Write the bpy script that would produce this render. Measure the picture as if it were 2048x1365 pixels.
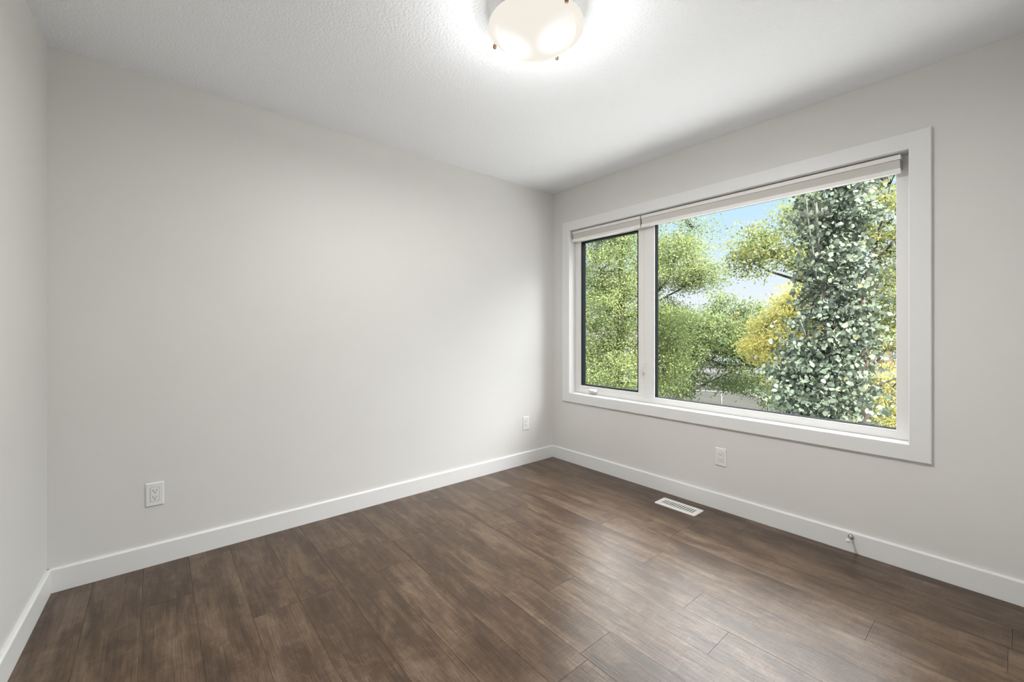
import bpy, bmesh, math, random
import numpy as np
from mathutils import Vector, Matrix

for o in list(bpy.data.objects):
    bpy.data.objects.remove(o)
SC = bpy.context.scene
COL = SC.collection
R = math.radians

# ------------------------------------------------------------------ camera
FPX, HORIZON = 847.0, 661.0
CAM = Vector((2.777, -2.826, 1.173))
YAW = R(50)
cam_data = bpy.data.cameras.new('camera')
cam_data.sensor_width = 36.0
cam_data.lens = FPX / 2048 * 36.0
cam_data.shift_y = (HORIZON - 682.5) / 2048
cam_data.clip_start = 0.02
cam_data.clip_end = 600
cam = bpy.data.objects.new('camera', cam_data)
cam.location = CAM
cam.rotation_euler = (R(90), 0, YAW)
COL.objects.link(cam)
SC.camera = cam

# ------------------------------------------------------------------ view, sky, sun
SC.view_settings.view_transform = 'Standard'
SC.view_settings.look = 'None'
SC.view_settings.gamma = 1.0
SC.view_settings.use_curve_mapping = False
SC.view_settings.exposure = 0.0

SKY_HIGH = 13.3          # unseen upper sky, brightened to light the room and the floor glare
SUN_E = 34.0
OUT = 0.36               # how dark the leaves, bark and grass outside are
BOUNCE_ALBEDO = 0.25  # unseen slab added outside to bounce daylight onto the ceiling
LAMP_W = 31.0           # ceiling lamp: glow all round the glass bowl
LAMP_DOWN_W = 31.0      # and straight down through its flat bottom

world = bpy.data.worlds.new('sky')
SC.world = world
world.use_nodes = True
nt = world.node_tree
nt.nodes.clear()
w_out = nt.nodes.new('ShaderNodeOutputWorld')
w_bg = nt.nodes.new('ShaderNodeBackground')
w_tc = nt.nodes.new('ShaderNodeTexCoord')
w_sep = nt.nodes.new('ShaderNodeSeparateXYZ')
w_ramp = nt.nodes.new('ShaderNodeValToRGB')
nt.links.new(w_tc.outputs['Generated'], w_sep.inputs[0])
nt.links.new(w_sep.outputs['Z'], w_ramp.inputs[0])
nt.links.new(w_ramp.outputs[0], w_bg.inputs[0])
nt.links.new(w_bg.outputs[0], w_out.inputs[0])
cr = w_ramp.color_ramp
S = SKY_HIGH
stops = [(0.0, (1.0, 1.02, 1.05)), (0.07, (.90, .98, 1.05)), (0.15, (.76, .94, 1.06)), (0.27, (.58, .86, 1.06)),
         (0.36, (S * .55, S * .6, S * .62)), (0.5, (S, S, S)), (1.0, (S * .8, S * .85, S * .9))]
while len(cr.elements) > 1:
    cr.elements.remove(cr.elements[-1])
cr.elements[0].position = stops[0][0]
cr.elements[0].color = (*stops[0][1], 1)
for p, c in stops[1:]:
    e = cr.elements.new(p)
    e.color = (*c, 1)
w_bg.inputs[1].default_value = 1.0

sun_data = bpy.data.lights.new('sun', 'SUN')
sun_data.energy = SUN_E
sun_data.angle = R(0.6)
sun_data.color = (1.0, .95, .86)
sun = bpy.data.objects.new('sun', sun_data)
sdir = Vector((0.95, -0.22, 0.85)).normalized()      # towards the sun
sun.rotation_euler = sdir.to_track_quat('Z', 'Y').to_euler()
COL.objects.link(sun)

# ------------------------------------------------------------------ helpers
FW = Vector((-math.sin(YAW), math.cos(YAW), 0))
RT = Vector((math.cos(YAW), math.sin(YAW), 0))


def at(px, py, depth):
    """point of the place that a survey sighting gives: direction from the tripod and distance"""
    return CAM + depth * (FW + RT * ((px - 1024) / FPX) + Vector((0, 0, (HORIZON - py) / FPX)))


def ground_at(px, depth, z):
    p = at(px, HORIZON, depth)
    return Vector((p.x, p.y, z))


class MB:
    def __init__(self):
        self.bm = bmesh.new()

    def box(self, a, b):
        x0, y0, z0 = a
        x1, y1, z1 = b
        v = [self.bm.verts.new(p) for p in ((x0, y0, z0), (x1, y0, z0), (x1, y1, z0), (x0, y1, z0),
                                            (x0, y0, z1), (x1, y0, z1), (x1, y1, z1), (x0, y1, z1))]
        for f in ((3, 2, 1, 0), (4, 5, 6, 7), (0, 1, 5, 4), (1, 2, 6, 5), (2, 3, 7, 6), (3, 0, 4, 7)):
            self.bm.faces.new([v[i] for i in f])
        return self

    def prism(self, prof, p0, p1, out, up=(0, 0, 1)):
        """extrude a 2-D profile (out, up) from p0 to p1"""
        p0, p1, out, up = map(Vector, (p0, p1, out, up))
        a = [self.bm.verts.new(p0 + out * u + up * w) for u, w in prof]
        b = [self.bm.verts.new(p1 + out * u + up * w) for u, w in prof]
        n = len(prof)
        for i in range(n):
            j = (i + 1) % n
            self.bm.faces.new((a[i], a[j], b[j], b[i]))
        self.bm.faces.new(a[::-1])
        self.bm.faces.new(b)
        return self

    def ring(self, x0, x1, z0, z1, w, y0, y1, ease=0.0):
        """mitred rectangular frame in the xz plane; w = (left, right, bottom, top) widths, y0 is the room side"""
        l, r, b, t = w
        o = [(x0, z0), (x1, z0), (x1, z1), (x0, z1)]
        i = [(x0 + l, z0 + b), (x1 - r, z0 + b), (x1 - r, z1 - t), (x0 + l, z1 - t)]
        e = ease
        oe = [(x0 + e, z0 + e), (x1 - e, z0 + e), (x1 - e, z1 - e), (x0 + e, z1 - e)]
        ie = [(x0 + l - e, z0 + b - e), (x1 - r + e, z0 + b - e), (x1 - r + e, z1 - t + e), (x0 + l - e, z1 - t + e)]
        loops = [(o, y1), (o, y0 + e), (oe, y0), (ie, y0), (i, y0 + e), (i, y1)]
        if e == 0:
            loops = [(o, y1), (o, y0), (i, y0), (i, y1)]
        vs = [[self.bm.verts.new((x, y, z)) for x, z in lp] for lp, y in loops]
        m = len(vs)
        for k in range(m):
            A, B = vs[k], vs[(k + 1) % m]
            for q in range(4):
                p = (q + 1) % 4
                self.bm.faces.new((A[q], A[p], B[p], B[q]))
        return self

    def tube(self, pts, rad, n=8, cap=True):
        pts = [Vector(p) for p in pts]
        if not hasattr(rad, '__len__'):
            rad = [rad] * len(pts)
        rings = []
        prev = None
        for k, p in enumerate(pts):
            d = (pts[min(k + 1, len(pts) - 1)] - pts[max(k - 1, 0)])
            d = d.normalized() if d.length > 1e-9 else Vector((0, 0, 1))
            if prev is None:
                u = d.orthogonal().normalized()
            else:
                u = prev - d * prev.dot(d)
                u = u.normalized() if u.length > 1e-6 else d.orthogonal().normalized()
            prev = u
            v = d.cross(u)
            rings.append([self.bm.verts.new(p + (u * math.cos(2 * math.pi * q / n) + v * math.sin(2 * math.pi * q / n)) * rad[k])
                          for q in range(n)])
        for a, b in zip(rings, rings[1:]):
            for q in range(n):
                self.bm.faces.new((a[q], a[(q + 1) % n], b[(q + 1) % n], b[q]))
        if cap:
            self.bm.faces.new(rings[0][::-1])
            self.bm.faces.new(rings[-1])
        return self

    def lathe(self, prof, c, n=48, axis='Z'):
        """revolve (r, h) profile about an axis through c; a closed profile is not capped"""
        c = Vector(c)

        def pt(r, h, a):
            if axis == 'Z':
                return c + Vector((r * math.cos(a), r * math.sin(a), h))
            if axis == 'Y':
                return c + Vector((r * math.cos(a), h, r * math.sin(a)))
            return c + Vector((h, r * math.cos(a), r * math.sin(a)))
        rings = []
        for r, h in prof:
            if r < 1e-7:
                rings.append([self.bm.verts.new(pt(0, h, 0))])
            else:
                rings.append([self.bm.verts.new(pt(r, h, 2 * math.pi * q / n)) for q in range(n)])
        for a, b in zip(rings, rings[1:]):
            for q in range(n):
                p = (q + 1) % n
                if len(a) == 1 and len(b) == 1:
                    continue
                if len(a) == 1:
                    self.bm.faces.new((a[0], b[p], b[q]))
                elif len(b) == 1:
                    self.bm.faces.new((a[q], a[p], b[0]))
                else:
                    self.bm.faces.new((a[q], a[p], b[p], b[q]))
        return self

    def build(self, name, mat, parent=None, bevel=0.0, seg=2, smooth=False):
        bmesh.ops.recalc_face_normals(self.bm, faces=self.bm.faces[:])
        me = bpy.data.meshes.new(name)
        self.bm.to_mesh(me)
        self.bm.free()
        me.materials.append(mat)
        if smooth:
            me.polygons.foreach_set('use_smooth', [True] * len(me.polygons))
        o = bpy.data.objects.new(name, me)
        COL.objects.link(o)
        if parent is not None:
            o.parent = parent
            bpy.context.view_layer.update()
            o.matrix_parent_inverse = Matrix.Identity(4)
        if bevel > 0:
            m = o.modifiers.new('bevel', 'BEVEL')
            m.width = bevel
            m.segments = seg
            m.limit_method = 'ANGLE'
        return o


def tag(o, label=None, cat=None, group=None, kind=None):
    if label:
        o['label'] = label
    if cat:
        o['category'] = cat
    if group:
        o['group'] = group
    if kind:
        o['kind'] = kind
    return o


def empty(name, loc=(0, 0, 0), rz=0):
    o = bpy.data.objects.new(name, None)
    o.empty_display_size = .1
    o.location = loc
    o.rotation_euler = (0, 0, rz)
    COL.objects.link(o)
    return o


def copy_tree(o, parent=None):
    c = o.copy()
    COL.objects.link(c)
    if parent is not None:
        c.parent = parent
    for ch in list(o.children):
        copy_tree(ch, c)
    return c


# ------------------------------------------------------------------ materials
def mat(name, color, rough=.5, metal=0.0, spec=.5, coat=0.0, ior=1.5):
    m = bpy.data.materials.new(name)
    m.use_nodes = True
    b = m.node_tree.nodes['Principled BSDF']
    b.inputs['Base Color'].default_value = (*color, 1)
    b.inputs['Roughness'].default_value = rough
    b.inputs['Metallic'].default_value = metal
    b.inputs['Specular IOR Level'].default_value = spec
    b.inputs['IOR'].default_value = ior
    if coat:
        b.inputs['Coat Weight'].default_value = coat
    return m


def nodes(m):
    return m.node_tree.nodes, m.node_tree.links, m.node_tree.nodes['Principled BSDF']


def add_bump(m, scale, strength, dist, detail=3, stretch=None):
    N, L, b = nodes(m)
    tc = N.new('ShaderNodeTexCoord')
    src = tc.outputs['Object']
    if stretch:
        mp = N.new('ShaderNodeMapping')
        mp.inputs['Scale'].default_value = stretch
        L.new(src, mp.inputs[0])
        src = mp.outputs[0]
    nz = N.new('ShaderNodeTexNoise')
    nz.inputs['Scale'].default_value = scale
    nz.inputs['Detail'].default_value = detail
    L.new(src, nz.inputs['Vector'])
    bp = N.new('ShaderNodeBump')
    bp.inputs['Strength'].default_value = strength
    bp.inputs['Distance'].default_value = dist
    L.new(nz.outputs[0], bp.inputs['Height'])
    L.new(bp.outputs[0], b.inputs['Normal'])
    return nz


def add_mottle(m, c0, c1, scale, lo=.4, hi=.6, stretch=None, detail=4):
    N, L, b = nodes(m)
    tc = N.new('ShaderNodeTexCoord')
    mp = N.new('ShaderNodeMapping')
    mp.inputs['Scale'].default_value = stretch or (1, 1, 1)
    nz = N.new('ShaderNodeTexNoise')
    nz.inputs['Scale'].default_value = scale
    nz.inputs['Detail'].default_value = detail
    rp = N.new('ShaderNodeValToRGB')
    rp.color_ramp.elements[0].position = lo
    rp.color_ramp.elements[0].color = (*c0, 1)
    rp.color_ramp.elements[1].position = hi
    rp.color_ramp.elements[1].color = (*c1, 1)
    L.new(tc.outputs['Object'], mp.inputs[0])
    L.new(mp.outputs[0], nz.inputs['Vector'])
    L.new(nz.outputs[0], rp.inputs[0])
    L.new(rp.outputs[0], b.inputs['Base Color'])


WALL_C = (.735, .722, .698)
M = {}
M['wall'] = mat('wall_paint', WALL_C, .55, spec=.35)
add_mottle(M['wall'], tuple(c * .985 for c in WALL_C), WALL_C, 3.0, .3, .5)
add_bump(M['wall'], 260, .08, .001)
M['ceiling'] = mat('ceiling_stipple', (.92, .94, .965), .8, spec=.2)
add_bump(M['ceiling'], 95, .8, .004, 5)
M['trim'] = mat('trim_white', (.80, .80, .79), .35)
M['frame'] = mat('window_vinyl', (.80, .79, .77), .4)
M['gasket'] = mat('gasket_dark', (.014, .018, .020), .8, spec=.1)
M['plastic'] = mat('outlet_plastic', (.82, .82, .80), .3)
M['slot'] = mat('slot_dark', (.012, .012, .012), .6)
M['blind_fascia'] = mat('blind_fascia', (.82, .80, .77), .45)
M['blind_fabric'] = mat('blind_fabric', (.60, .58, .54), .85)
add_bump(M['blind_fabric'], 500, .25, .001)
M['blind_bar'] = mat('blind_bar', (.88, .87, .85), .4)
M['bracket'] = mat('bracket_grey', (.30, .30, .29), .5)
M['vent'] = mat('vent_white', (.80, .78, .76), .4)
M['vent_dark'] = mat('vent_inner', (.20, .196, .19), .7)
M['chrome'] = mat('satin_nickel', (.45, .44, .42), .3, 1.0)
M['rubber'] = mat('rubber_white', (.78, .77, .75), .6)
M['brass'] = mat('copper_knob', (.36, .22, .13), .35, .6)
M['door'] = mat('door_paint', (.82, .815, .80), .4)

# window glass: clear sheet, reflection by angle
m = bpy.data.materials.new('window_glass')
m.use_nodes = True
n, l = m.node_tree.nodes, m.node_tree.links
n.clear()
g_out = n.new('ShaderNodeOutputMaterial')
g_mix = n.new('ShaderNodeMixShader')
g_fr = n.new('ShaderNodeFresnel')
g_fr.inputs[0].default_value = 1.04   # coated glass
g_tr = n.new('ShaderNodeBsdfTransparent')
g_tr.inputs[0].default_value = (.97, .975, .97, 1)
g_gl = n.new('ShaderNodeBsdfGlossy')
g_gl.inputs['Roughness'].default_value = 0.04
l.new(g_fr.outputs[0], g_mix.inputs[0])
l.new(g_tr.outputs[0], g_mix.inputs[1])
l.new(g_gl.outputs[0], g_mix.inputs[2])
l.new(g_mix.outputs[0], g_out.inputs[0])
M['glass'] = m


def outdoor(*c):
    return tuple(x * OUT for x in c)


def leaf_mat(name, ramp, rough=.6, trans=.35, spec=.12):
    """per-leaf tint picks a colour from the ramp; leaves pass some light"""
    ramp = [(p, outdoor(*c)) for p, c in ramp]
    m = bpy.data.materials.new(name)
    m.use_nodes = True
    N, L, b = nodes(m)
    at_ = N.new('ShaderNodeAttribute')
    at_.attribute_name = 'tint'
    rp = N.new('ShaderNodeValToRGB')
    el = rp.color_ramp.elements
    el[0].position, el[0].color = ramp[0][0], (*ramp[0][1], 1)
    el[1].position, el[1].color = ramp[-1][0], (*ramp[-1][1], 1)
    for p, c in ramp[1:-1]:
        e = el.new(p)
        e.color = (*c, 1)
    L.new(at_.outputs['Fac'], rp.inputs[0])
    L.new(rp.outputs[0], b.inputs['Base Color'])
    b.inputs['Roughness'].default_value = rough
    b.inputs['Specular IOR Level'].default_value = spec
    tl = N.new('ShaderNodeBsdfTranslucent')
    L.new(rp.outputs[0], tl.inputs[0])
    mx = N.new('ShaderNodeMixShader')
    mx.inputs[0].default_value = trans
    out = [x for x in N if x.type == 'OUTPUT_MATERIAL'][0]
    L.new(b.outputs[0], mx.inputs[1])
    L.new(tl.outputs[0], mx.inputs[2])
    L.new(mx.outputs[0], out.inputs[0])
    return m


# floor planks
def floor_material():
    m = mat('plank_floor', (.15, .1, .07), .3)
    N, L, b = nodes(m)
    at_ = N.new('ShaderNodeAttribute')
    at_.attribute_name = 'plank'
    tc = N.new('ShaderNodeTexCoord')
    mul = N.new('ShaderNodeVectorMath')
    mul.operation = 'MULTIPLY'
    mul.inputs[1].default_value = (37.0, 53.0, 11.0)
    comb = N.new('ShaderNodeCombineXYZ')
    for k in range(3):
        L.new(at_.outputs['Fac'], comb.inputs[k])
    L.new(comb.outputs[0], mul.inputs[0])
    add = N.new('ShaderNodeVectorMath')
    add.operation = 'ADD'
    L.new(tc.outputs['Object'], add.inputs[0])
    L.new(mul.outputs[0], add.inputs[1])

    def noise(scale, stretch, detail=6, rough=.6, dist=0.0):
        mp = N.new('ShaderNodeMapping')
        mp.inputs['Scale'].default_value = stretch
        nz = N.new('ShaderNodeTexNoise')
        nz.inputs['Scale'].default_value = scale
        nz.inputs['Detail'].default_value = detail
        nz.inputs['Roughness'].default_value = rough
        nz.inputs['Distortion'].default_value = dist
        L.new(add.outputs[0], mp.inputs[0])
        L.new(mp.outputs[0], nz.inputs['Vector'])
        return nz.outputs[0]

    def math_(op, a, bb):
        x = N.new('ShaderNodeMath')
        x.operation = op
        for k, v in enumerate((a, bb)):
            if hasattr(v, 'links') or hasattr(v, 'is_linked'):
                L.new(v, x.inputs[k])
            else:
                x.inputs[k].default_value = v
        return x.outputs[0]
    big = noise(4.0, (.55, 2.6, 1), 5, .62, .6)        # long drifting streaks
    blot = noise(9.0, (.8, 1.5, 1), 6, .7, 1.2)        # worn blotches
    fine = noise(26.0, (.35, 9.0, 1), 4, .7)           # grain
    saw = noise(60.0, (2.2, .25, 1), 2, .5)            # cross saw marks
    s = math_('ADD', math_('MULTIPLY', big, 1.25), math_('MULTIPLY', blot, .75))
    s = math_('ADD', s, math_('MULTIPLY', fine, .45))
    s = math_('ADD', s, math_('MULTIPLY', saw, .22))
    s = math_('ADD', s, math_('MULTIPLY', at_.outputs['Fac'], .07))
    s = math_('SUBTRACT', s, .87)
    rp = N.new('ShaderNodeValToRGB')
    el = rp.color_ramp.elements
    el[0].position, el[0].color = .18, (.044, .0235, .0115, 1)
    el[1].position, el[1].color = .86, (.185, .134, .094, 1)
    e = el.new(.42)
    e.color = (.070, .041, .023, 1)
    e = el.new(.62)
    e.color = (.122, .077, .046, 1)
    L.new(s, rp.inputs[0])
    groove = noise(55.0, (.06, 6.0, 1), 3, .6)
    g2 = N.new('ShaderNodeMapRange')
    g2.inputs['From Min'].default_value = .34
    g2.inputs['From Max'].default_value = .50
    g2.inputs['To Min'].default_value = .55
    g2.inputs['To Max'].default_value = 1.0
    L.new(groove, g2.inputs['Value'])
    mc = N.new('ShaderNodeVectorMath')
    mc.operation = 'SCALE'
    L.new(rp.outputs[0], mc.inputs[0])
    L.new(g2.outputs[0], mc.inputs['Scale'])
    L.new(mc.outputs[0], b.inputs['Base Color'])
    bp = N.new('ShaderNodeBump')
    bp.inputs['Strength'].default_value = .7
    bp.inputs['Distance'].default_value = .0010
    L.new(math_('ADD', groove, math_('MULTIPLY', saw, .25)), bp.inputs['Height'])
    L.new(bp.outputs[0], b.inputs['Normal'])
    b.inputs['Roughness'].default_value = .28
    b.inputs['IOR'].default_value = 1.43
    b.inputs['Specular IOR Level'].default_value = .5
    return m


M['floor'] = floor_material()

# ------------------------------------------------------------------ room shell
H = 2.44
RX = 2.98                                   # room width
YS = -3.20                                  # far-left corner
TILT = R(2.0)                               # the left wall stands two degrees off square
YS_E = YS - math.tan(TILT) * RX
OX0, OX1, OZ0, OZ1 = .212, 2.447, .610, 2.060   # window opening
TH = .15

b = MB()
b.box((-TH, 0, -.2), (OX0, TH, H + .1)).box((OX1, 0, -.2), (RX + TH, TH, H + .1))
b.box((OX0, 0, -.2), (OX1, TH, OZ0)).box((OX0, 0, OZ1), (OX1, TH, H + .1))
tag(b.build('wall_north', M['wall']), kind='structure')
tag(MB().box((-TH, YS - .4, -.2), (0, 0, H + .1)).build('wall_west', M['wall']), kind='structure')
tag(MB().prism([(0, -.2), (-TH, -.2), (-TH, H + .1), (0, H + .1)], (0, YS, 0), (RX, YS_E, 0), (0, 1, 0)).build('wall_south', M['wall']),
    kind='structure')
DY0, DY1, DZ = -.88, -.11, 2.04             # door opening in the wall beside the camera
b = MB()
b.box((RX, YS_E - TH, -.2), (RX + TH, DY0, H + .1)).box((RX, DY1, -.2), (RX + TH, 0, H + .1))
b.box((RX, DY0, DZ), (RX + TH, DY1, H + .1)).box((RX, DY0, -.2), (RX + TH, DY1, 0))
tag(b.build('wall_east', M['wall']), kind='structure')
tag(MB().box((-TH, YS - .4, H), (RX + TH, TH, H + .2)).build('ceiling', M['ceiling']), kind='structure')

# planks: one mesh, each board with eased edges and its own tint
rng = random.Random(4)
PW, PL, Y0 = .175, 1.245, -.075
known = {4: 1.163, 5: 1.572, 7: 2.058, 8: 1.425, 14: .782, 10: .55}      # row -> x of a butt joint
me = bpy.data.meshes.new('floor')
verts, faces, tint = [], [], []


def plank(x0, x1, y0, y1, t):
    i = len(verts)
    g = .0006
    for (dx, z) in ((0, -.0015), (g, 0)):
        verts.extend([(x0 + dx, y0 + dx, z), (x1 - dx, y0 + dx, z), (x1 - dx, y1 - dx, z), (x0 + dx, y1 - dx, z)])
    faces.append((i + 4, i + 5, i + 6, i + 7))
    for k in range(4):
        j = (k + 1) % 4
        faces.append((i + k, i + j, i + 4 + j, i + 4 + k))
    tint.extend([t] * 5)


row = -1
while True:
    y1 = min(0.0, Y0 - row * PW)
    y0 = max(Y0 - (row + 1) * PW, YS_E - .02)
    if y1 <= YS_E:
        break
    j0 = known.get(row + 1, rng.random() * PL)
    x = j0 - PL * math.ceil(j0 / PL)
    while x < RX:
        xa, xb = max(x, 0), min(x + PL, RX)
        if xb - xa > .01:
            plank(xa, xb, y0, y1, rng.random())
        x += PL
    row += 1
i = len(verts)
verts += [(0, YS_E - .02, -.0015), (RX, YS_E - .02, -.0015), (RX, 0, -.0015), (0, 0, -.0015),
          (0, YS_E - .02, -.15), (RX, YS_E - .02, -.15), (RX, 0, -.15), (0, 0, -.15)]
faces += [(i + 7, i + 6, i + 5, i + 4), (i, i + 4, i + 5, i + 1), (i + 1, i + 5, i + 6, i + 2), (i + 2, i + 6, i + 7, i + 3),
          (i + 3, i + 7, i + 4, i)]
tint += [0.5] * 5
me.from_pydata(verts, [], faces)
a_ = me.attributes.new('plank', 'FLOAT', 'FACE')
a_.data.foreach_set('value', tint)
me.materials.append(M['floor'])
fl = bpy.data.objects.new('floor', me)
COL.objects.link(fl)
tag(fl, kind='structure')

# baseboards
BH, BT = .106, .014
prof = [(0, 0), (BT, 0), (BT, BH - .007), (BT - .002, BH - .003), (BT - .006, BH), (0, BH)]
tag(MB().prism(prof, (0, YS, 0), (0, 0, 0), (1, 0, 0)).build('baseboard_west', M['trim']), kind='structure')
tag(MB().prism(prof, (BT, 0, 0), (RX, 0, 0), (0, -1, 0)).build('baseboard_north', M['trim']), kind='structure')
tag(MB().prism(prof, (0, YS, 0), (RX, YS_E, 0), (0, 1, 0)).build('baseboard_south', M['trim']), kind='structure')
tag(MB().prism(prof, (RX, YS_E, 0), (RX, DY0 - .07, 0), (-1, 0, 0)).build('baseboard_east', M['trim']), kind='structure')

# door behind the camera
d = MB().box((RX + .03, DY0 + .003, .008), (RX + .065, DY1 - .003, DZ - .003))
door = tag(d.build('door_1', M['door'], bevel=.002), kind='structure')
for (a, bz) in ((.12, .95), (1.08, 1.92)):
    b = MB()
    p0, p1, w_ = DY0 + .12, DY1 - .12, .04
    for (ya, yb, za, zb) in ((p0, p1, a, a + w_), (p0, p1, bz - w_, bz), (p0, p0 + w_, a + w_, bz - w_), (p1 - w_, p1, a + w_, bz - w_)):
        b.box((RX + .022, ya, za), (RX + .031, yb, zb))
    b.build('door_panel', M['door'], door, bevel=.003)
b = MB()
b.box((RX - .016, DY0 - .07, 0), (RX, DY0, DZ)).box((RX - .016, DY1, 0), (RX, DY1 + .07, DZ)).box((RX - .016, DY0 - .07, DZ), (RX, DY1 + .07, DZ + .07))
tag(b.build('trim_1', M['trim'], bevel=.003), kind='structure')
MB().lathe([(0, 0), (.03, 0), (.03, .006), (.012, .012), (.012, .035), (.026, .045), (.026, .06), (0, .066)], (0, 0, 0), 24, 'X') \
    .build('door_knob', M['chrome'], door, smooth=True).matrix_local = Matrix.Translation((RX + .03, DY0 + .07, .95)) @ Matrix.Rotation(R(180), 4, 'Z')

# ------------------------------------------------------------------ window
FY = .060                                    # room face of the vinyl frame
frame = MB().ring(OX0 + .010, OX1 - .010, OZ0 + .008, OZ1 - .004, (.045, .055, .040, .05), FY, FY + .05, .003)
win = tag(frame.build('window_1', M['frame']), kind='structure')
MB().ring(.135, 2.518, .536, 2.141, (.085, .080, .080, .083), -.018, -.0005, .003).build('casing', M['trim'], win)
MB().ring(OX0, OX1, OZ0, OZ1, (.010, .010, .008, .004), -.002, FY + .02).build('jamb', M['trim'], win)
MB().box((.930, FY - .002, .655), (1.002, FY + .05, 2.0)).build('mullion', M['frame'], win, bevel=.003)
MB().ring(.262, .927, .655, 1.99, (.022, .058, .030, .03), FY + .006, FY + .07, .003).build('sash', M['frame'], win)


def pane(x0, x1, z0, z1, y, bead):
    p = MB().box((x0, y, z0), (x1, y + .004, z1)).build('pane', M['glass'], win)
    MB().ring(x0 - .006, x1 + .006, z0 - .006, z1 + .006, (.006 + bead,) * 4, FY + .012, y + .016, 0).build('gasket', M['gasket'], p)


pane(.284, .869, .685, 1.96, FY + .045, .010)
pane(1.008, 2.386, .662, 1.985, FY + .040, .005)
# right-hand glazing stop
MB().ring(.985, 2.415, .640, 1.995, (.027, .030, .024, .02), FY + .002, FY + .03, .003).build('glazing_stop', M['frame'], win)
# casement operator with folded handle, low on the left sash
cr_ = MB().prism([(0, 0), (.020, 0), (.024, .006), (.018, .020), (.006, .026), (0, .026)], (.395, FY, .640), (.480, FY, .640), (0, -1, 0))
cr_ = cr_.build('crank', M['frame'], win, bevel=.004)
MB().tube([(.402, FY - .026, .650), (.425, FY - .034, .656), (.460, FY - .034, .654), (.478, FY - .026, .648)], [.004, .006, .006, .005], 10).build('crank_handle', M['frame'], cr_, smooth=True)
# sash lock lever on the mullion
lk = MB().box((.915, FY - .010, .825), (.940, FY, .925)).build('sash_lock', M['frame'], win, bevel=.004)
MB().tube([(.929, FY - .010, .842), (.929, FY - .024, .850), (.927, FY - .024, .885), (.926, FY - .016, .918)], [.006, .007, .006, .004], 10).build('lock_lever', M['frame'], lk, smooth=True)

# ------------------------------------------------------------------ roller blinds in the window recess
def blind(x0, x1, label):
    r = empty('roller_blind', (x0, .030, 2.047))
    w = x1 - x0
    tag(r, label, 'blind', 'rolled-up roller blinds in the window')
    MB().box((0, -.026, -.022), (w, .024, .002)).build('fascia', M['blind_fascia'], r, bevel=.002)
    # roll of cloth and the flat front drop of cloth
    MB().prism([(-.022, -.022), (.018, -.022), (.020, -.04), (.012, -.062), (-.004, -.066), (-.018, -.066)][::-1], (.002, 0, 0), (w - .002, 0, 0), (0, 1, 0)).build('fabric', M['blind_fabric'], r, bevel=.003)
    MB().prism([(-.024, -.086), (-.026, -.070), (-.020, -.064), (-.004, -.064), (.0, -.070), (-.004, -.088), (-.016, -.090)], (.001, 0, 0), (w - .001, 0, 0), (0, 1, 0)).build('bottom_bar', M['blind_bar'], r, bevel=.001)
    for x in (-.0015, w):
        MB().box((x, -.02, -.07), (x + .0015, .018, -.024)).build('end_bracket', M['bracket'], r)
    return r


blind(.238, .926, 'narrow rolled-up white blind over the small left pane of the window')
blind(.934, 2.407, 'wide rolled-up white blind over the large right pane of the window')

# ------------------------------------------------------------------ ceiling lamp
LX, LY = 1.551, -1.673
lamp = empty('ceiling_light', (LX, LY, H))
tag(lamp, 'round flush frosted glass ceiling light, lit, on the white textured ceiling', 'ceiling light')
MB().lathe([(0, 0), (.135, 0), (.140, -.004), (.140, -.050), (.132, -.056), (0, -.056)], (0, 0, 0), 64).build('base_pan', M['trim'], lamp, smooth=False)

m = bpy.data.materials.new('lit_frosted_glass')
m.use_nodes = True
N, L, pb = nodes(m)
tc = N.new('ShaderNodeTexCoord')
BULBS = [(-.060, -.055, -.10), (.070, .028, -.10), (.01, -.09, -.10)]
acc = None
for bx, by, bz in BULBS[:2]:
    vd = N.new('ShaderNodeVectorMath')
    vd.operation = 'DISTANCE'
    vd.inputs[1].default_value = (bx, by, bz)
    L.new(tc.outputs['Object'], vd.inputs[0])
    mr = N.new('ShaderNodeMapRange')
    mr.interpolation_type = 'SMOOTHSTEP'
    mr.inputs['From Min'].default_value = .012
    mr.inputs['From Max'].default_value = .105
    mr.inputs['To Min'].default_value = 1.0
    mr.inputs['To Max'].default_value = 0.0
    L.new(vd.outputs['Value'], mr.inputs['Value'])
    if acc is None:
        acc = mr.outputs[0]
    else:
        ad = N.new('ShaderNodeMath')
        ad.operation = 'ADD'
        L.new(acc, ad.inputs[0])
        L.new(mr.outputs[0], ad.inputs[1])
        acc = ad.outputs[0]
rp = N.new('ShaderNodeValToRGB')
rp.color_ramp.elements[0].position, rp.color_ramp.elements[0].color = 0, (.90, .85, .765, 1)
rp.color_ramp.elements[1].position, rp.color_ramp.elements[1].color = .8, (1.35, 1.35, 1.33, 1)
L.new(acc, rp.inputs[0])
pb.inputs['Base Color'].default_value = (.003, .003, .003, 1)
pb.inputs['Roughness'].default_value = .3
pb.inputs['Specular IOR Level'].default_value = .1
L.new(rp.outputs[0], pb.inputs['Emission Color'])
pb.inputs['Emission Strength'].default_value = 1.0
M['dome'] = m
RIM = .188
dome_prof = [(.150, -.066), (RIM - .004, -.066), (RIM, -.069), (RIM, -.073), (RIM - .004, -.076), (RIM - .022, -.077), (RIM - .028, -.081)]
for k in range(0, 11):
    a = k / 10 * math.pi / 2
    dome_prof.append(((RIM - .030) * math.cos(a), -.082 - .072 * math.sin(a)))
MB().lathe(dome_prof, (0, 0, 0), 96).build('glass_dome', M['dome'], lamp, smooth=True)
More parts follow.
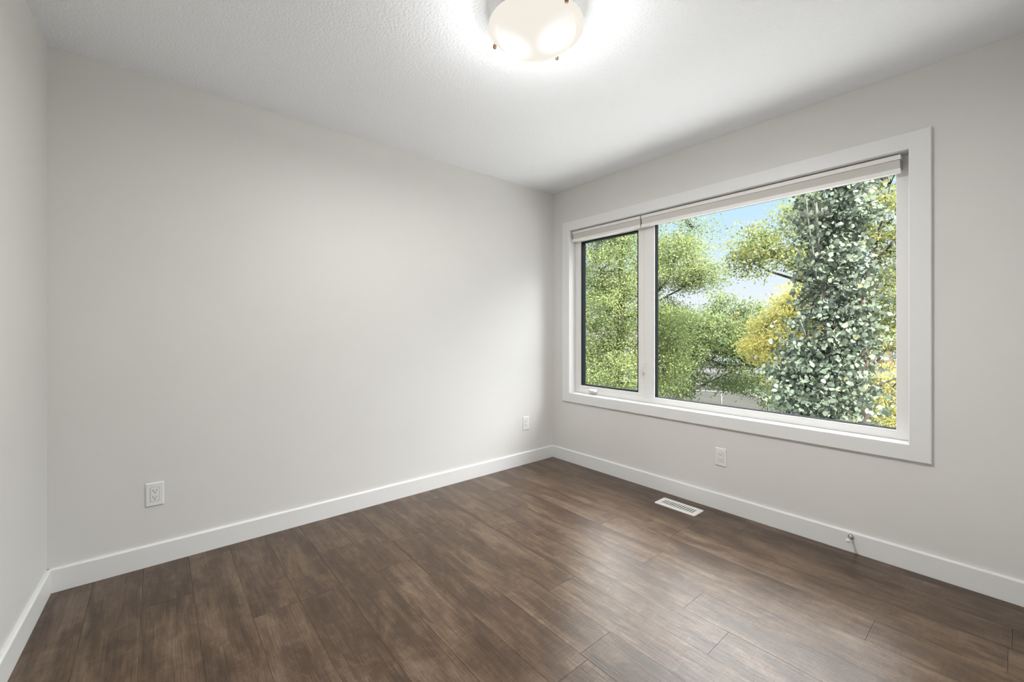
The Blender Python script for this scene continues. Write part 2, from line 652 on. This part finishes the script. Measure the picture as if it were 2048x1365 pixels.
for (px, py) in ((1117, 12), (983, 91), (1124, 124)):
    dvec = at(px, py, 1.0) - CAM
    t = (H - .072 - CAM.z) / dvec.z
    p = CAM + dvec * t
    ang = math.atan2(p.y - LY, p.x - LX)
    kx, ky = (RIM + .001) * math.cos(ang), (RIM + .001) * math.sin(ang)
    MB().lathe([(0, -.090), (.005, -.090), (.0075, -.086), (.0075, -.078), (.004, -.076), (.004, -.05), (0, -.05)], (kx, ky, 0), 20).build('knob', M['brass'], lamp, smooth=False)
# the lamp's own light
ld = bpy.data.lights.new('lamp_light', 'POINT')
ld.shadow_soft_size = .17
ld.energy = LAMP_W
ld.color = (1.0, 1.0, .995)
lo = bpy.data.objects.new('lamp_light', ld)
lo.location = (0, 0, -.085)
lo.parent = lamp
COL.objects.link(lo)
ld = bpy.data.lights.new('lamp_downlight', 'AREA')
ld.shape = 'DISK'
ld.size = .28
ld.energy = LAMP_DOWN_W
ld.color = (1.0, 1.0, .995)
lo = bpy.data.objects.new('lamp_downlight', ld)
lo.location = (0, 0, -.158)
lo.parent = lamp
COL.objects.link(lo)

# ------------------------------------------------------------------ wall outlets
def outlet():
    r = empty('electrical_outlet')
    w, h = .036, .0585
    MB().prism([(-w, -h), (w, -h), (w, h), (-w, h)], (0, 0, 0), (0, -.003, 0), (1, 0, 0)) \
        .build('plate_back', M['plastic'], r)
    b = MB()
    o = [(-w, -h), (w, -h), (w, h), (-w, h)]
    e = .004
    i_ = [(x - math.copysign(e, x), z - math.copysign(e, z)) for x, z in o]
    v0 = [b.bm.verts.new((x, -.003, z)) for x, z in o]
    v1 = [b.bm.verts.new((x, -.0062, z)) for x, z in i_]
    for k in range(4):
        j = (k + 1) % 4
        b.bm.faces.new((v0[k], v0[j], v1[j], v1[k]))
    b.bm.faces.new(v1)
    b.bm.faces.new(v0[::-1])
    b.build('cover_plate', M['plastic'], r)
    MB().box((-.0178, -.0064, -.0342), (.0178, -.0060, .0342)).build('seam', M['vent_dark'], r)
    rc = MB().box((-.0168, -.0078, -.0332), (.0168, -.0055, .0332)).build('receptacle', M['plastic'], r, bevel=.0012)
    for zc in (.0165, -.0165):
        MB().box((-.0075, -.0081, zc), (-.0053, -.0075, zc + .009)).build('slot', M['slot'], rc)
        MB().box((.0053, -.0081, zc + .001), (.0075, -.0075, zc + .008)).build('slot', M['slot'], rc)
        MB().lathe([(0, -.0081), (.0026, -.0081), (.0026, -.0075), (0, -.0075)], (0, 0, zc - .006), 12, 'Y').build('ground_hole', M['slot'], rc)
    for z in (.048, -.048):
        MB().lathe([(0, -.0072), (.002, -.0070), (.0028, -.0062), (.0028, -.0055)], (0, 0, z), 12, 'Y').build('screw', M['plastic'], r, smooth=True)
    return r


o1 = outlet()
o2 = copy_tree(o1)
o3 = copy_tree(o1)
GO = 'white wall outlets'
for o, loc, rz, lab in ((o1, (0, -2.833, .352), R(90), 'white wall outlet nearest the left end of the long blank wall'),
                        (o2, (0, -.338, .355), R(90), 'small white wall outlet on the blank wall near the far corner'),
                        (o3, (1.534, 0, .344), 0, 'white wall outlet under the window above the floor vent')):
    o.location = loc
    o.rotation_euler = (0, 0, rz)
    tag(o, lab, 'outlet', GO)

# ------------------------------------------------------------------ floor vent
vent = empty('floor_vent', (1.333, -.170, 0))
tag(vent, 'white louvred floor register set in the dark floor below the window', 'floor vent')
VW, VD = .141, .064
b = MB()
rad = .010
pts = []
for cx_, cy_, a0 in ((VW - rad, VD - rad, 0), (-VW + rad, VD - rad, 90), (-VW + rad, -VD + rad, 180), (VW - rad, -VD + rad, 270)):
    for k in range(5):
        a = R(a0 + k * 22.5)
        pts.append((cx_ + rad * math.cos(a), cy_ + rad * math.sin(a)))
IX, IY = .112, .034
inner = []
for (x, y) in pts:
    inner.append((max(-IX, min(IX, x)), max(-IY, min(IY, y))))
l0 = [b.bm.verts.new((x, y, 0.0)) for x, y in pts]
l1 = [b.bm.verts.new((x, y, .0025)) for x, y in pts]
l2 = [b.bm.verts.new((x * .985, y * .965, .0045)) for x, y in pts]
l3 = [b.bm.verts.new((x, y, .0045)) for x, y in inner]
l4 = [b.bm.verts.new((x, y, .0012)) for x, y in inner]
for A_, B_ in ((l0, l1), (l1, l2), (l2, l3), (l3, l4)):
    for k in range(len(pts)):
        j = (k + 1) % len(pts)
        b.bm.faces.new((A_[k], A_[j], B_[j], B_[k]))
bmesh.ops.remove_doubles(b.bm, verts=b.bm.verts[:], dist=1e-6)
b.build('faceplate', M['vent'], vent)
MB().box((-IX, -IY, .0008), (IX, IY, .0014)).build('well_shade', M['vent_dark'], vent)  # dark sheet standing in for the shade in the well under the louvers
for k in range(15):
    x = -IX + k * 2 * IX / 14
    MB().prism([(-.0048, 0), (.0030, 0), (.0048, .003), (-.0030, .003)], (x, -IY, .0013), (x, IY, .0013), (1, 0, 0)).build('louver', M['vent'], vent)

# ------------------------------------------------------------------ door stop on the baseboard
ds = empty('door_stop', (2.214, -BT, .081))
tag(ds, 'small metal door stop with white tip screwed to the baseboard', 'door stop')
MB().lathe([(0, 0), (.013, 0), (.013, -.004), (.009, -.009), (.0055, -.012), (0, -.012)], (0, 0, 0), 24, 'Y').build('base', M['chrome'], ds, smooth=True)
MB().lathe([(.0052, -.010), (.0052, -.056), (0, -.056)], (0, 0, 0), 16, 'Y').build('rod', M['chrome'], ds, smooth=True)
MB().lathe([(0, -.054), (.0085, -.054), (.0095, -.058), (.0095, -.068), (.0075, -.073), (0, -.073)], (0, 0, 0), 20, 'Y').build('rubber_tip', M['rubber'], ds, smooth=True)

# ================================================================== outdoors
GZ = -3.6
NP = np.random.default_rng(11)


def ground_poly(name, pts, z, material, thick=.05):
    b = MB()
    lo_ = [b.bm.verts.new((p[0], p[1], z - thick)) for p in pts]
    hi_ = [b.bm.verts.new((p[0], p[1], z)) for p in pts]
    b.bm.faces.new(hi_)
    for k in range(len(pts)):
        j = (k + 1) % len(pts)
        b.bm.faces.new((lo_[k], lo_[j], hi_[j], hi_[k]))
    return tag(b.build(name, material), kind='structure')


M['grass'] = mat('dry_grass', outdoor(.09, .09, .07), .9, spec=.1)
add_mottle(M['grass'], outdoor(.012, .015, .009), outdoor(.034, .033, .025), .35, .35, .65, (1, 2.5, 1))
M['bounce_slab'] = mat('bounce_slab_pale', (BOUNCE_ALBEDO, BOUNCE_ALBEDO * .985, BOUNCE_ALBEDO * .96), .9, spec=.1)
add_mottle(M['bounce_slab'], (BOUNCE_ALBEDO * .9,) * 3, (BOUNCE_ALBEDO,) * 3, 6)
M['concrete'] = mat('path_concrete', outdoor(.10, .10, .10), .8, spec=.2)
M['asphalt'] = mat('asphalt', outdoor(.13, .13, .135), .85, spec=.2)
add_mottle(M['asphalt'], outdoor(.05, .05, .053), outdoor(.07, .07, .072), 2)
ground_poly('ground', [(-260, -60), (260, -60), (260, 330), (-260, 330)], GZ - .03, M['grass'], .3)
ground_poly('ground_bounce_slab', [(-9, .3), (11, .3), (11, 14.5), (-9, 14.5)], GZ, M['bounce_slab'])  # added pale slab, out of view, throws sunlight up through the window


def strip(name, sight, width, z, material):
    """a paved strip along sightings (px, depth)"""
    c = [ground_at(px, D, z) for px, D in sight]
    left, right = [], []
    for k, p in enumerate(c):
        d = (c[min(k + 1, len(c) - 1)] - c[max(k - 1, 0)]).normalized()
        nrm = Vector((-d.y, d.x, 0)) * width / 2
        left.append(p + nrm)
        right.append(p - nrm)
    return ground_poly(name, [(p.x, p.y) for p in right + left[::-1]], z, material)


strip('ground_path', [(1640, 24), (1560, 28), (1500, 33), (1440, 37), (1340, 39), (1100, 42)], 1.3, GZ + .01, M['concrete'])
strip('ground_street', [(2300, 40), (1700, 46), (1300, 54), (900, 64)], 8.0, GZ + .015, M['asphalt'])

# ------------------------------------------------------------------ trees
M['bark'] = mat('bark_grey', outdoor(.10, .085, .07), .9, spec=.1)
add_mottle(M['bark'], outdoor(.05, .042, .035), outdoor(.12, .10, .085), 14, .35, .65, (1, 1, .2))
M['bark_pale'] = mat('bark_aspen', outdoor(.17, .18, .15), .8, spec=.1)
add_mottle(M['bark_pale'], outdoor(.07, .07, .055), outdoor(.19, .20, .165), 18, .3, .55, (1, 1, .4))

DIAMOND = np.array([(0, 0, 0), (.45, .27, -.05), (1, 0, 0), (.45, -.27, -.05)], float)
ROUND = np.array([(0, 0, 0), (.10, .34, .02), (.45, .50, .05), (.82, .28, .02), (1.05, 0, -.03), (.82, -.28, .02), (.45, -.50, .05), (.10, -.34, .02)], float)


def leaves_object(name, centers, size, tint, material, parent, template, up=.5, droop=None, rng=NP, kind=None):
    n = len(centers)
    nr = rng.normal(size=(n, 3))
    nr[:, 2] = nr[:, 2] * .8 + up * 1.2
    nr /= np.linalg.norm(nr, axis=1, keepdims=True)
    u = rng.normal(size=(n, 3))
    if droop is not None:
        u[:, 2] -= droop
    u -= nr * (u * nr).sum(1, keepdims=True)
    u /= np.linalg.norm(u, axis=1, keepdims=True)
    v = np.cross(nr, u)
    s = size * rng.uniform(.65, 1.3, n)
    k = len(template)
    P = (centers[:, None, :] + s[:, None, None] * (template[None, :, 0:1] * u[:, None, :] + template[None, :, 1:2] * v[:, None, :]
                                                  + template[None, :, 2:3] * nr[:, None, :]))
    me = bpy.data.meshes.new(name)
    me.vertices.add(n * k)
    me.vertices.foreach_set('co', P.reshape(-1).astype(np.float32))
    me.loops.add(n * k)
    me.loops.foreach_set('vertex_index', np.arange(n * k, dtype=np.int32))
    me.polygons.add(n)
    me.polygons.foreach_set('loop_start', np.arange(0, n * k, k, dtype=np.int32))
    me.update(calc_edges=True)
    a = me.attributes.new('tint', 'FLOAT', 'FACE')
    a.data.foreach_set('value', np.clip(tint, 0, 1).astype(np.float32))
    me.materials.append(material)
    o = bpy.data.objects.new(name, me)
    COL.objects.link(o)
    if parent is not None:
        o.parent = parent
    if kind:
        o['kind'] = kind
    return o


def tree(name, label, cat, base, crowns, leaf, leafsize, limbs, trunk_r, barkmat, clump=.35, template=DIAMOND, group=None, up=.5,
         droop=None, seed=1, twigs=.35):
    """crowns: list of (px, py, depth, rx_px, ry_px, depth_radius_m, clumps, leaves_per_clump, tint_mean)
    limbs: polylines of world points with end radii"""
    rng = np.random.default_rng(seed)
    root = empty(name, base)
    tag(root, label, cat, group)
    B = np.array(base, float)
    C, T = [], []
    wood = MB()
    for pts, r0, r1 in limbs:
        pts = [Vector(p) - Vector(base) for p in pts]
        wood.tube(pts, [r0 + (r1 - r0) * k / (len(pts) - 1) for k in range(len(pts))], 8)
    tips = [Vector(p) - Vector(base) for pts, r0, r1 in limbs for p in pts[1:]]
    for (px, py, D, rx, ry, rd, nc, nl, tm) in crowns:
        c = np.array(at(px, py, D))
        R3 = np.array([RT.x, RT.y, 0]), np.array([FW.x, FW.y, 0]), np.array([0, 0, 1.0])
        q = rng.normal(size=(nc, 3))
        q /= np.linalg.norm(q, axis=1, keepdims=True)
        q *= rng.uniform(0, 1, (nc, 1)) ** (1 / 2.6)
        cc = c + q[:, :1] * R3[0] * rx * D / FPX + q[:, 1:2] * R3[1] * rd + q[:, 2:] * R3[2] * ry * D / FPX
        ct = tm + rng.normal(0, .10, nc)
        for k in range(nc):
            m_ = max(3, int(nl * rng.uniform(.6, 1.4)))
            off = rng.normal(0, 1, (m_, 3)) * np.array([clump, clump, clump * .55])
            C.append(cc[k] + off)
            T.append(ct[k] + rng.normal(0, .13, m_))
            if tips and rng.random() < twigs:      # a twig from the nearest limb to this clump
                tgt = Vector(cc[k]) - Vector(base)
                near = min(tips, key=lambda p: (p - tgt).length)
                if (near - tgt).length < 3.0:
                    mid = (near + tgt) / 2 + Vector(rng.normal(0, .08, 3)) + Vector((0, 0, .06))
                    rr = .004 + .004 * min(2.0, (near - tgt).length)
                    wood.tube([near, mid, tgt], [rr * 1.6, rr, .003], 5)
    wood.build('trunk', barkmat, root, smooth=True)
    C = np.concatenate(C) - B
    keep = (C[:, 2] + B[2] > GZ + .05) & (C[:, 1] + B[1] > .6)
    T = np.concatenate(T)[keep]
    leaves_object('foliage', C[keep], leafsize, T, leaf, root, template, up, droop, rng)
    return root


def wander(a, b, n, amp, seed):
    r = random.Random(seed)
    a, b = Vector(a), Vector(b)
    out = []
    for k in range(n + 1):
        t = k / n
        f = math.sin(math.pi * t)
        out.append(a.lerp(b, t) + Vector((r.uniform(-1, 1), r.uniform(-1, 1), r.uniform(-.6, .6))) * amp * f)
    return out


M['leaf_ash'] = leaf_mat('leaf_green', [(0, (.09, .14, .05)), (.35, (.25, .34, .12)), (.7, (.43, .53, .21)), (1, (.56, .58, .26))], trans=.45)
M['leaf_mid'] = leaf_mat('leaf_midgreen', [(0, (.08, .13, .06)), (.45, (.23, .33, .13)), (.75, (.40, .46, .19)), (1, (.60, .48, .12))], trans=.45)
M['leaf_gold'] = leaf_mat('leaf_gold', [(0, (.30, .34, .11)), (.4, (.66, .66, .21)), (.75, (.95, .84, .25)), (1, (.88, .54, .14))], trans=.45)
M['leaf_turn'] = leaf_mat('leaf_turning', [(0, (.12, .16, .06)), (.45, (.32, .39, .14)), (.8, (.52, .53, .18)), (1, (.70, .52, .15))], trans=.45)
M['leaf_aspen'] = leaf_mat('leaf_aspen', [(0, (.045, .075, .055)), (.35, (.17, .225, .16)), (.8, (.30, .36, .28)), (1, (.38, .38, .16))], rough=.6, trans=.15, spec=.1)

# big green tree on the left, across both panes
D1 = 13.0
base = ground_at(1235, D1, GZ)
limbs = [(wander(base, at(1245, 560, D1), 6, .15, 1), .20, .09),
         (wander(at(1245, 600, D1), at(1240, 380, D1), 4, .2, 2), .08, .03),
         (wander(at(1243, 640, D1), at(1395, 560, D1 - .5), 5, .12, 3), .05, .012),
         (wander(at(1300, 620, D1), at(1385, 455, D1 + .3), 5, .12, 4), .045, .012),
         (wander(at(1243, 650, D1), at(1180, 500, D1 - .6), 4, .15, 5), .05, .015),
         (wander(at(1240, 720, D1), at(1340, 700, D1 - .4), 4, .12, 6), .04, .012)]
tree('leafy_tree', 'large light green leafy tree filling the left pane of the window', 'tree', base,
     [(1225, 560, D1, 90, 130, 1.8, 320, 105, .55), (1220, 730, D1, 80, 85, 1.6, 210, 100, .50), (1230, 420, D1, 95, 70, 1.6, 140, 95, .58),
      (1345, 520, D1, 50, 66, 1.2, 110, 95, .58), (1395, 560, D1 - .4, 45, 28, .6, 34, 70, .58), (1425, 535, D1 - .5, 22, 26, .4, 12, 50, .55), (1390, 500, D1, 34, 14, .5, 12, 50, .6), (1395, 455, D1 + .2, 45, 30, .6, 18, 44, .35),
      (1330, 690, D1 - .4, 42, 100, 1.0, 130, 95, .5), (1345, 620, D1, 30, 30, .6, 14, 42, .5), (1335, 430, D1, 60, 60, 1.2, 40, 60, .55)],
     M['leaf_ash'], .062, limbs, .2, M['bark'], clump=.20, seed=2)

# mid green tree low in the centre, its trunk behind the aspen
D2 = 16.0
base = ground_at(1600, D2, GZ)
limbs = [(wander(base, at(1585, 650, D2), 5, .15, 11), .15, .06), (wander(at(1590, 745, D2), at(1350, 715, D2 - .4), 7, .18, 12), .07, .012),
         (wander(at(1500, 735, D2 - .1), at(1400, 650, D2), 4, .15, 13), .045, .012), (wander(at(1588, 700, D2), at(1440, 620, D2), 5, .15, 15), .05, .012),
         (wander(at(1470, 735, D2 - .2), at(1420, 765, D2 - .8), 4, .1, 14), .03, .012)]
tree('spreading_tree', 'mid green spreading tree low in the centre of the large pane', 'tree', base,
     [(1395, 665, D2, 95, 44, 1.6, 190, 58, .5), (1432, 610, D2, 30, 24, .6, 20, 40, .45), (1495, 628, D2, 45, 26, .9, 34, 44, .48),
      (1480, 705, D2, 80, 44, 1.3, 120, 56, .42), (1360, 715, D2 - .4, 60, 32, .9, 70, 52, .5), (1480, 765, D2 - .8, 55, 26, .8, 50, 48, .42),
      (1350, 775, D2 - .6, 40, 30, .8, 40, 46, .5), (1555, 785, D2 - .6, 36, 40, .8, 50, 46, .5), (1405, 755, D2 - .3, 36, 12, .6, 10, 34, .35),
      (1345, 640, D2, 40, 24, .9, 40, 44, .45)],
     M['leaf_mid'], .095, limbs, .14, M['bark'], clump=.22, seed=3)

# yellow tree
D3 = 12.5
base = ground_at(1590, D3, GZ)
limbs = [(wander(base, at(1590, 620, D3), 5, .12, 21), .10, .04), (wander(at(1590, 720, D3), at(1530, 660, D3), 4, .12, 22), .04, .012),
         (wander(at(1590, 700, D3), at(1640, 600, D3), 4, .12, 23), .04, .012)]
tree('golden_tree', 'yellow and orange autumn tree just left of the columnar aspen', 'tree', base,
     [(1575, 650, D3, 55, 50, 1.0, 120, 60, .45), (1600, 585, D3, 35, 26, .8, 26, 44, .5), (1530, 690, D3, 45, 34, .9, 60, 50, .55),
      (1640, 680, D3, 60, 70, 1.0, 80, 50, .5), (1560, 740, D3, 40, 30, .8, 14, 36, .6)],
     M['leaf_gold'], .085, limbs, .1, M['bark'], clump=.19, seed=4)

# tall turning tree behind the aspen with bare limbs on the right
D4 = 9.5
base = ground_at(1725, D4, GZ)
limbs = [(wander(base, at(1720, 600, D4), 6, .08, 31), .13, .085),
         (wander(at(1720, 610, D4), at(1480, 520, D4 + .6), 7, .10, 32), .055, .010),
         (wander(at(1640, 570, D4 + .2), at(1500, 480, D4 + .4), 5, .08, 33), .025, .008),
         (wander(at(1720, 600, D4), at(1600, 400, D4), 6, .12, 34), .05, .012),
         (wander(at(1720, 600, D4), at(1757, 462, D4 - .2), 5, .06, 35), .055, .030),
         (wander(at(1757, 462, D4 - .2), at(1780, 370, D4 - .2), 4, .04, 36), .022, .012),
         (wander(at(1757, 462, D4 - .2), at(1830, 395, D4 - .2), 4, .04, 37), .026, .014),
         (wander(at(1735, 540, D4), at(1830, 440, D4), 5, .05, 38), .040, .018),
         (wander(at(1722, 760, D4), at(1768, 706, D4 - .3), 4, .04, 39), .030, .022),
         (wander(at(1722, 790, D4), at(1840, 740, D4 - .3), 5, .06, 40), .026, .012)]
tree('turning_tree', 'tall green and yellow tree with long bare limbs, behind the columnar aspen', 'tree', base,
     [(1505, 490, D4 + .4, 42, 46, .7, 38, 48, .5), (1565, 500, D4 + .2, 48, 50, .7, 40, 48, .52), (1600, 425, D4, 44, 42, .7, 30, 46, .5),
      (1630, 540, D4, 45, 55, .7, 36, 46, .52), (1765, 430, D4, 52, 90, .9, 60, 50, .58), (1775, 580, D4, 48, 80, .9, 80, 52, .5),
      (1770, 680, D4, 46, 40, .7, 34, 44, .55), (1500, 545, D4 + .5, 40, 14, .5, 12, 30, .5), (1680, 430, D4 + .4, 60, 120, .8, 40, 44, .5),
      (1690, 330, D4, 110, 50, .9, 30, 44, .5), (1870, 420, D4, 70, 110, .9, 60, 48, .55),
      (1890, 600, D4, 75, 110, .9, 70, 48, .5)],
     M['leaf_turn'], .075, limbs, .13, M['bark'], clump=.15, seed=5)

# low shrub lower right
D6 = 12.6
base = ground_at(1770, D6, GZ)
rs = random.Random(9)
limbs = [(wander(base, at(1720 + 22 * k, 730 + rs.uniform(-10, 50), D6 + rs.uniform(-.5, .5)), 5, .12, 60 + k), .022, .006) for k in range(6)]
tree('twiggy_shrub', 'sparse twiggy shrub with yellow leaves at the lower right of the large pane', 'shrub', base,
     [(1770, 780, D6, 45, 60, .8, 60, 28, .45), (1755, 840, D6, 55, 36, .8, 50, 28, .4), (1870, 800, D6, 70, 60, .9, 60, 28, .45)],
     M['leaf_gold'], .085, limbs, .03, M['bark'], clump=.14, seed=6, twigs=.8)

# columnar aspen close to the house
D5 = 6.0
base = ground_at(1665, D5, GZ)
limbs = [(wander(base, at(1665, 420, D5), 8, .03, 51), .06, .035), (wander(at(1665, 440, D5), at(1672, 250, D5), 4, .03, 52), .035, .012),
         (wander(at(1664, 800, D5), at(1632, 400, D5 - .15), 7, .03, 53), .026, .014), (wander(at(1664, 840, D5), at(1600, 640, D5 - .1), 6, .04, 54), .022, .010),
         (wander(at(1664, 760, D5), at(1720, 470, D5 - .1), 6, .04, 55), .024, .010), (wander(at(1632, 560, D5 - .15), at(1612, 380, D5 - .1), 4, .03, 56), .014, .007)]
tree('columnar_aspen', 'narrow columnar aspen with round pale grey-green leaves close to the window', 'tree', base,
     [(1672, 430, D5, 66, 90, .42, 105, 20, .58), (1668, 560, D5, 62, 90, .44, 110, 20, .56), (1662, 690, D5, 82, 85, .5, 125, 20, .56),
      (1650, 800, D5, 98, 80, .55, 135, 20, .54), (1590, 770, D5 - .1, 42, 62, .4, 42, 20, .45), (1680, 330, D5, 58, 60, .4, 52, 20, .58),
      (1715, 640, D5 - .1, 42, 60, .4, 30, 20, .62), (1640, 930, D5, 105, 90, .6, 90, 20, .5), (1685, 270, D5, 45, 50, .35, 26, 18, .55)],
     M['leaf_aspen'], .056, limbs, .06, M['bark_pale'], clump=.10, template=ROUND, up=.1, droop=.9, seed=7, twigs=.4)

# distant row of trees past the street: one leafy mass
cs, ts = [], []
for k in range(900):
    ang, D = R(NP.uniform(-22, 100)), NP.uniform(92, 112)
    p = np.array(CAM + D * (FW * math.cos(ang) + RT * math.sin(ang)))
    p[2] = max(GZ + .4, CAM.z + NP.uniform(-5.0, 3.6))
    mm = 50
    cs.append(p + NP.normal(0, 1, (mm, 3)) * np.array([1.1, 1.1, .8]))
    ts.append(NP.normal(.45, .15) + NP.normal(0, .1, mm))
far = leaves_object('distant_trees', np.concatenate(cs), .55, np.concatenate(ts), M['leaf_mid'], None, DIAMOND, .5)
tag(far, 'hazy row of distant trees beyond the street', 'trees', kind='stuff')

# ------------------------------------------------------------------ chain-link fence
M['galv'] = mat('galvanised', outdoor(.22, .22, .21), .6, .0, spec=.1)
M['galv_post'] = mat('galvanised_post', outdoor(.34, .33, .31), .5, .2)
sight = [(1290, 26.0), (1370, 25.0), (1443, 24.2), (1532, 23.2), (1640, 22.2), (1800, 20.8), (2100, 18.8)]
fp = [ground_at(px, D, GZ) for px, D in sight]
fence = empty('chain_link_fence', fp[0])
tag(fence, 'low galvanised chain-link fence across the yard behind the trees', 'fence')
FH = 1.25
for p in fp:
    q = p - fp[0]
    MB().tube([q, q + Vector((0, 0, FH + .05))], .034, 10).build('fence_post', M['galv_post'], fence, smooth=True)
MB().tube([p - fp[0] + Vector((0, 0, FH)) for p in fp], .024, 8).build('top_rail', M['galv_post'], fence, smooth=True)
b = MB()
for a, c in zip(fp, fp[1:]):
    a, c = a - fp[0], c - fp[0]
    Ln = (c - a).length
    d = (c - a).normalized()
    st = .075
    k = -FH
    while k < Ln:
        for sgn in (1, -1):
            s0, z0, s1, z1 = k, 0.02, k + FH, FH
            if s0 < 0:
                z0, s0 = .02 - s0, 0.0
            if s1 > Ln:
                z1, s1 = FH - (s1 - Ln), Ln
            if s1 > s0 and z1 > z0:
                if sgn < 0:
                    s0, s1 = Ln - s0, Ln - s1
                b.tube([a + d * s0 + Vector((0, 0, z0)), a + d * s1 + Vector((0, 0, z1))], .006, 4, False)
        k += st
b.build('wire_mesh', M['galv'], fence)

# ------------------------------------------------------------------ parked cars
M['tyre'] = mat('tyre', (.02, .02, .02), .8)
M['car_glass'] = mat('car_glass', (.05, .06, .07), .08)


def car(paint, loc, rz, label):
    r = empty('car', loc, rz)
    tag(r, label, 'car', 'parked cars outside')
    pr = [(-2.2, .28), (2.2, .28), (2.25, .62), (2.1, .80), (1.1, .95), (-1.75, .98), (-2.2, .85), (-2.28, .55)]
    MB().prism(pr, (0, -.86, 0), (0, .86, 0), (1, 0, 0)).build('body', paint, r, bevel=.08, seg=3)
    cb = [(-1.85, .93), (1.05, .93), (.40, 1.42), (-1.20, 1.44)]
    cab = MB()
    lo_ = [cab.bm.verts.new((x, s * (.80 if z < 1 else .62), z)) for s in (-1, 1) for x, z in cb]
    for f in ((0, 1, 2, 3), (7, 6, 5, 4), (0, 4, 5, 1), (1, 5, 6, 2), (2, 6, 7, 3), (3, 7, 4, 0)):
        cab.bm.faces.new([lo_[i] for i in f])
    cab.build('cabin_glass', M['car_glass'], r, bevel=.03)
    MB().box((-1.18, -.60, 1.40), (.38, .60, 1.46)).build('roof', paint, r, bevel=.04, seg=3)
    for x in (-1.35, 1.38):
        for y in (-.80, .80):
            MB().lathe([(0, -.1), (.22, -.1), (.32, -.09), (.32, .09), (.22, .1), (0, .1)], (x, y, .32), 24, 'Y').build('wheel', M['tyre'], r)
    return r


st_a, st_b = ground_at(1300, 54, GZ), ground_at(1700, 46, GZ)
sa = math.atan2((st_b - st_a).y, (st_b - st_a).x)
nrm = Vector((-math.sin(sa), math.cos(sa), 0))
car(mat('paint_blue', outdoor(.06, .10, .14), .3, 0, .5, 1), tuple(ground_at(1455, 51.2, GZ + .015) + nrm * 2.4), sa, 'blue car parked on the street, glimpsed through the green tree')
car(mat('paint_white', outdoor(.20, .20, .20), .3, 0, .5, 1), tuple(ground_at(1370, 52.9, GZ + .015) + nrm * 2.4), sa, 'white car parked on the street left of the blue car')
car(mat('paint_silver', outdoor(.10, .10, .11), .3, .2, .5, 1), tuple(ground_at(1205, 36, GZ)), sa + .3, 'silver grey car parked low behind the leafy tree in the left pane')

# ------------------------------------------------------------------ houses across the street
M['house_tan'] = mat('stucco_tan', outdoor(.26, .21, .17), .9)
M['house_white'] = mat('siding_white', outdoor(.34, .33, .32), .8)
M['house_red'] = mat('brick_red', outdoor(.22, .13, .11), .9)
M['roof_brown'] = mat('shingle_brown', outdoor(.09, .075, .07), .9)
M['roof_grey'] = mat('shingle_grey', outdoor(.12, .12, .13), .9)
M['roof_red'] = mat('shingle_red', outdoor(.20, .11, .085), .9)


def house(px, D, w, dp, hh, wallm, roofm, label):
    p = ground_at(px, D, GZ - .03)
    r = empty('house', p, sa)
    tag(r, label, 'house', 'houses across the street')
    wl = MB().box((-w / 2, 0, 0), (w / 2, dp, hh)).build('wall', wallm, r)
    MB().prism([(-.5, hh), (dp + .5, hh), (dp / 2, hh + dp * .28)], (-w / 2 - .4, 0, 0), (w / 2 + .4, 0, 0), (0, 1, 0)).build('roof', roofm, r)
    for x in (-w * .32, w * .05, w * .34):
        f = MB().ring(x - .7, x + .7, .9, 2.1, (.08,) * 4, -.04, .02).build('window', M['trim'], r)
        MB().box((x - .62, -.01, .98), (x + .62, .01, 2.02)).build('pane', M['car_glass'], f)
    dr = MB().box((-w * .15 - .45, -.03, 0), (-w * .15 + .45, .02, 2.05)).build('door', M['roof_brown'], r)
    return r


house(1215, 68, 9, 7, 2.7, M['house_tan'], M['roof_brown'], 'tan bungalow far behind the leafy tree in the left pane')
house(1385, 65, 9, 7, 2.6, M['house_white'], M['roof_grey'], 'pale house across the street behind the parked cars')
house(1560, 61, 9, 7, 2.6, M['house_white'], M['roof_red'], 'pale house with reddish roof behind the yellow tree')
house(1745, 57, 8.5, 7, 2.6, M['house_red'], M['roof_brown'], 'reddish house behind the right edge of the window')
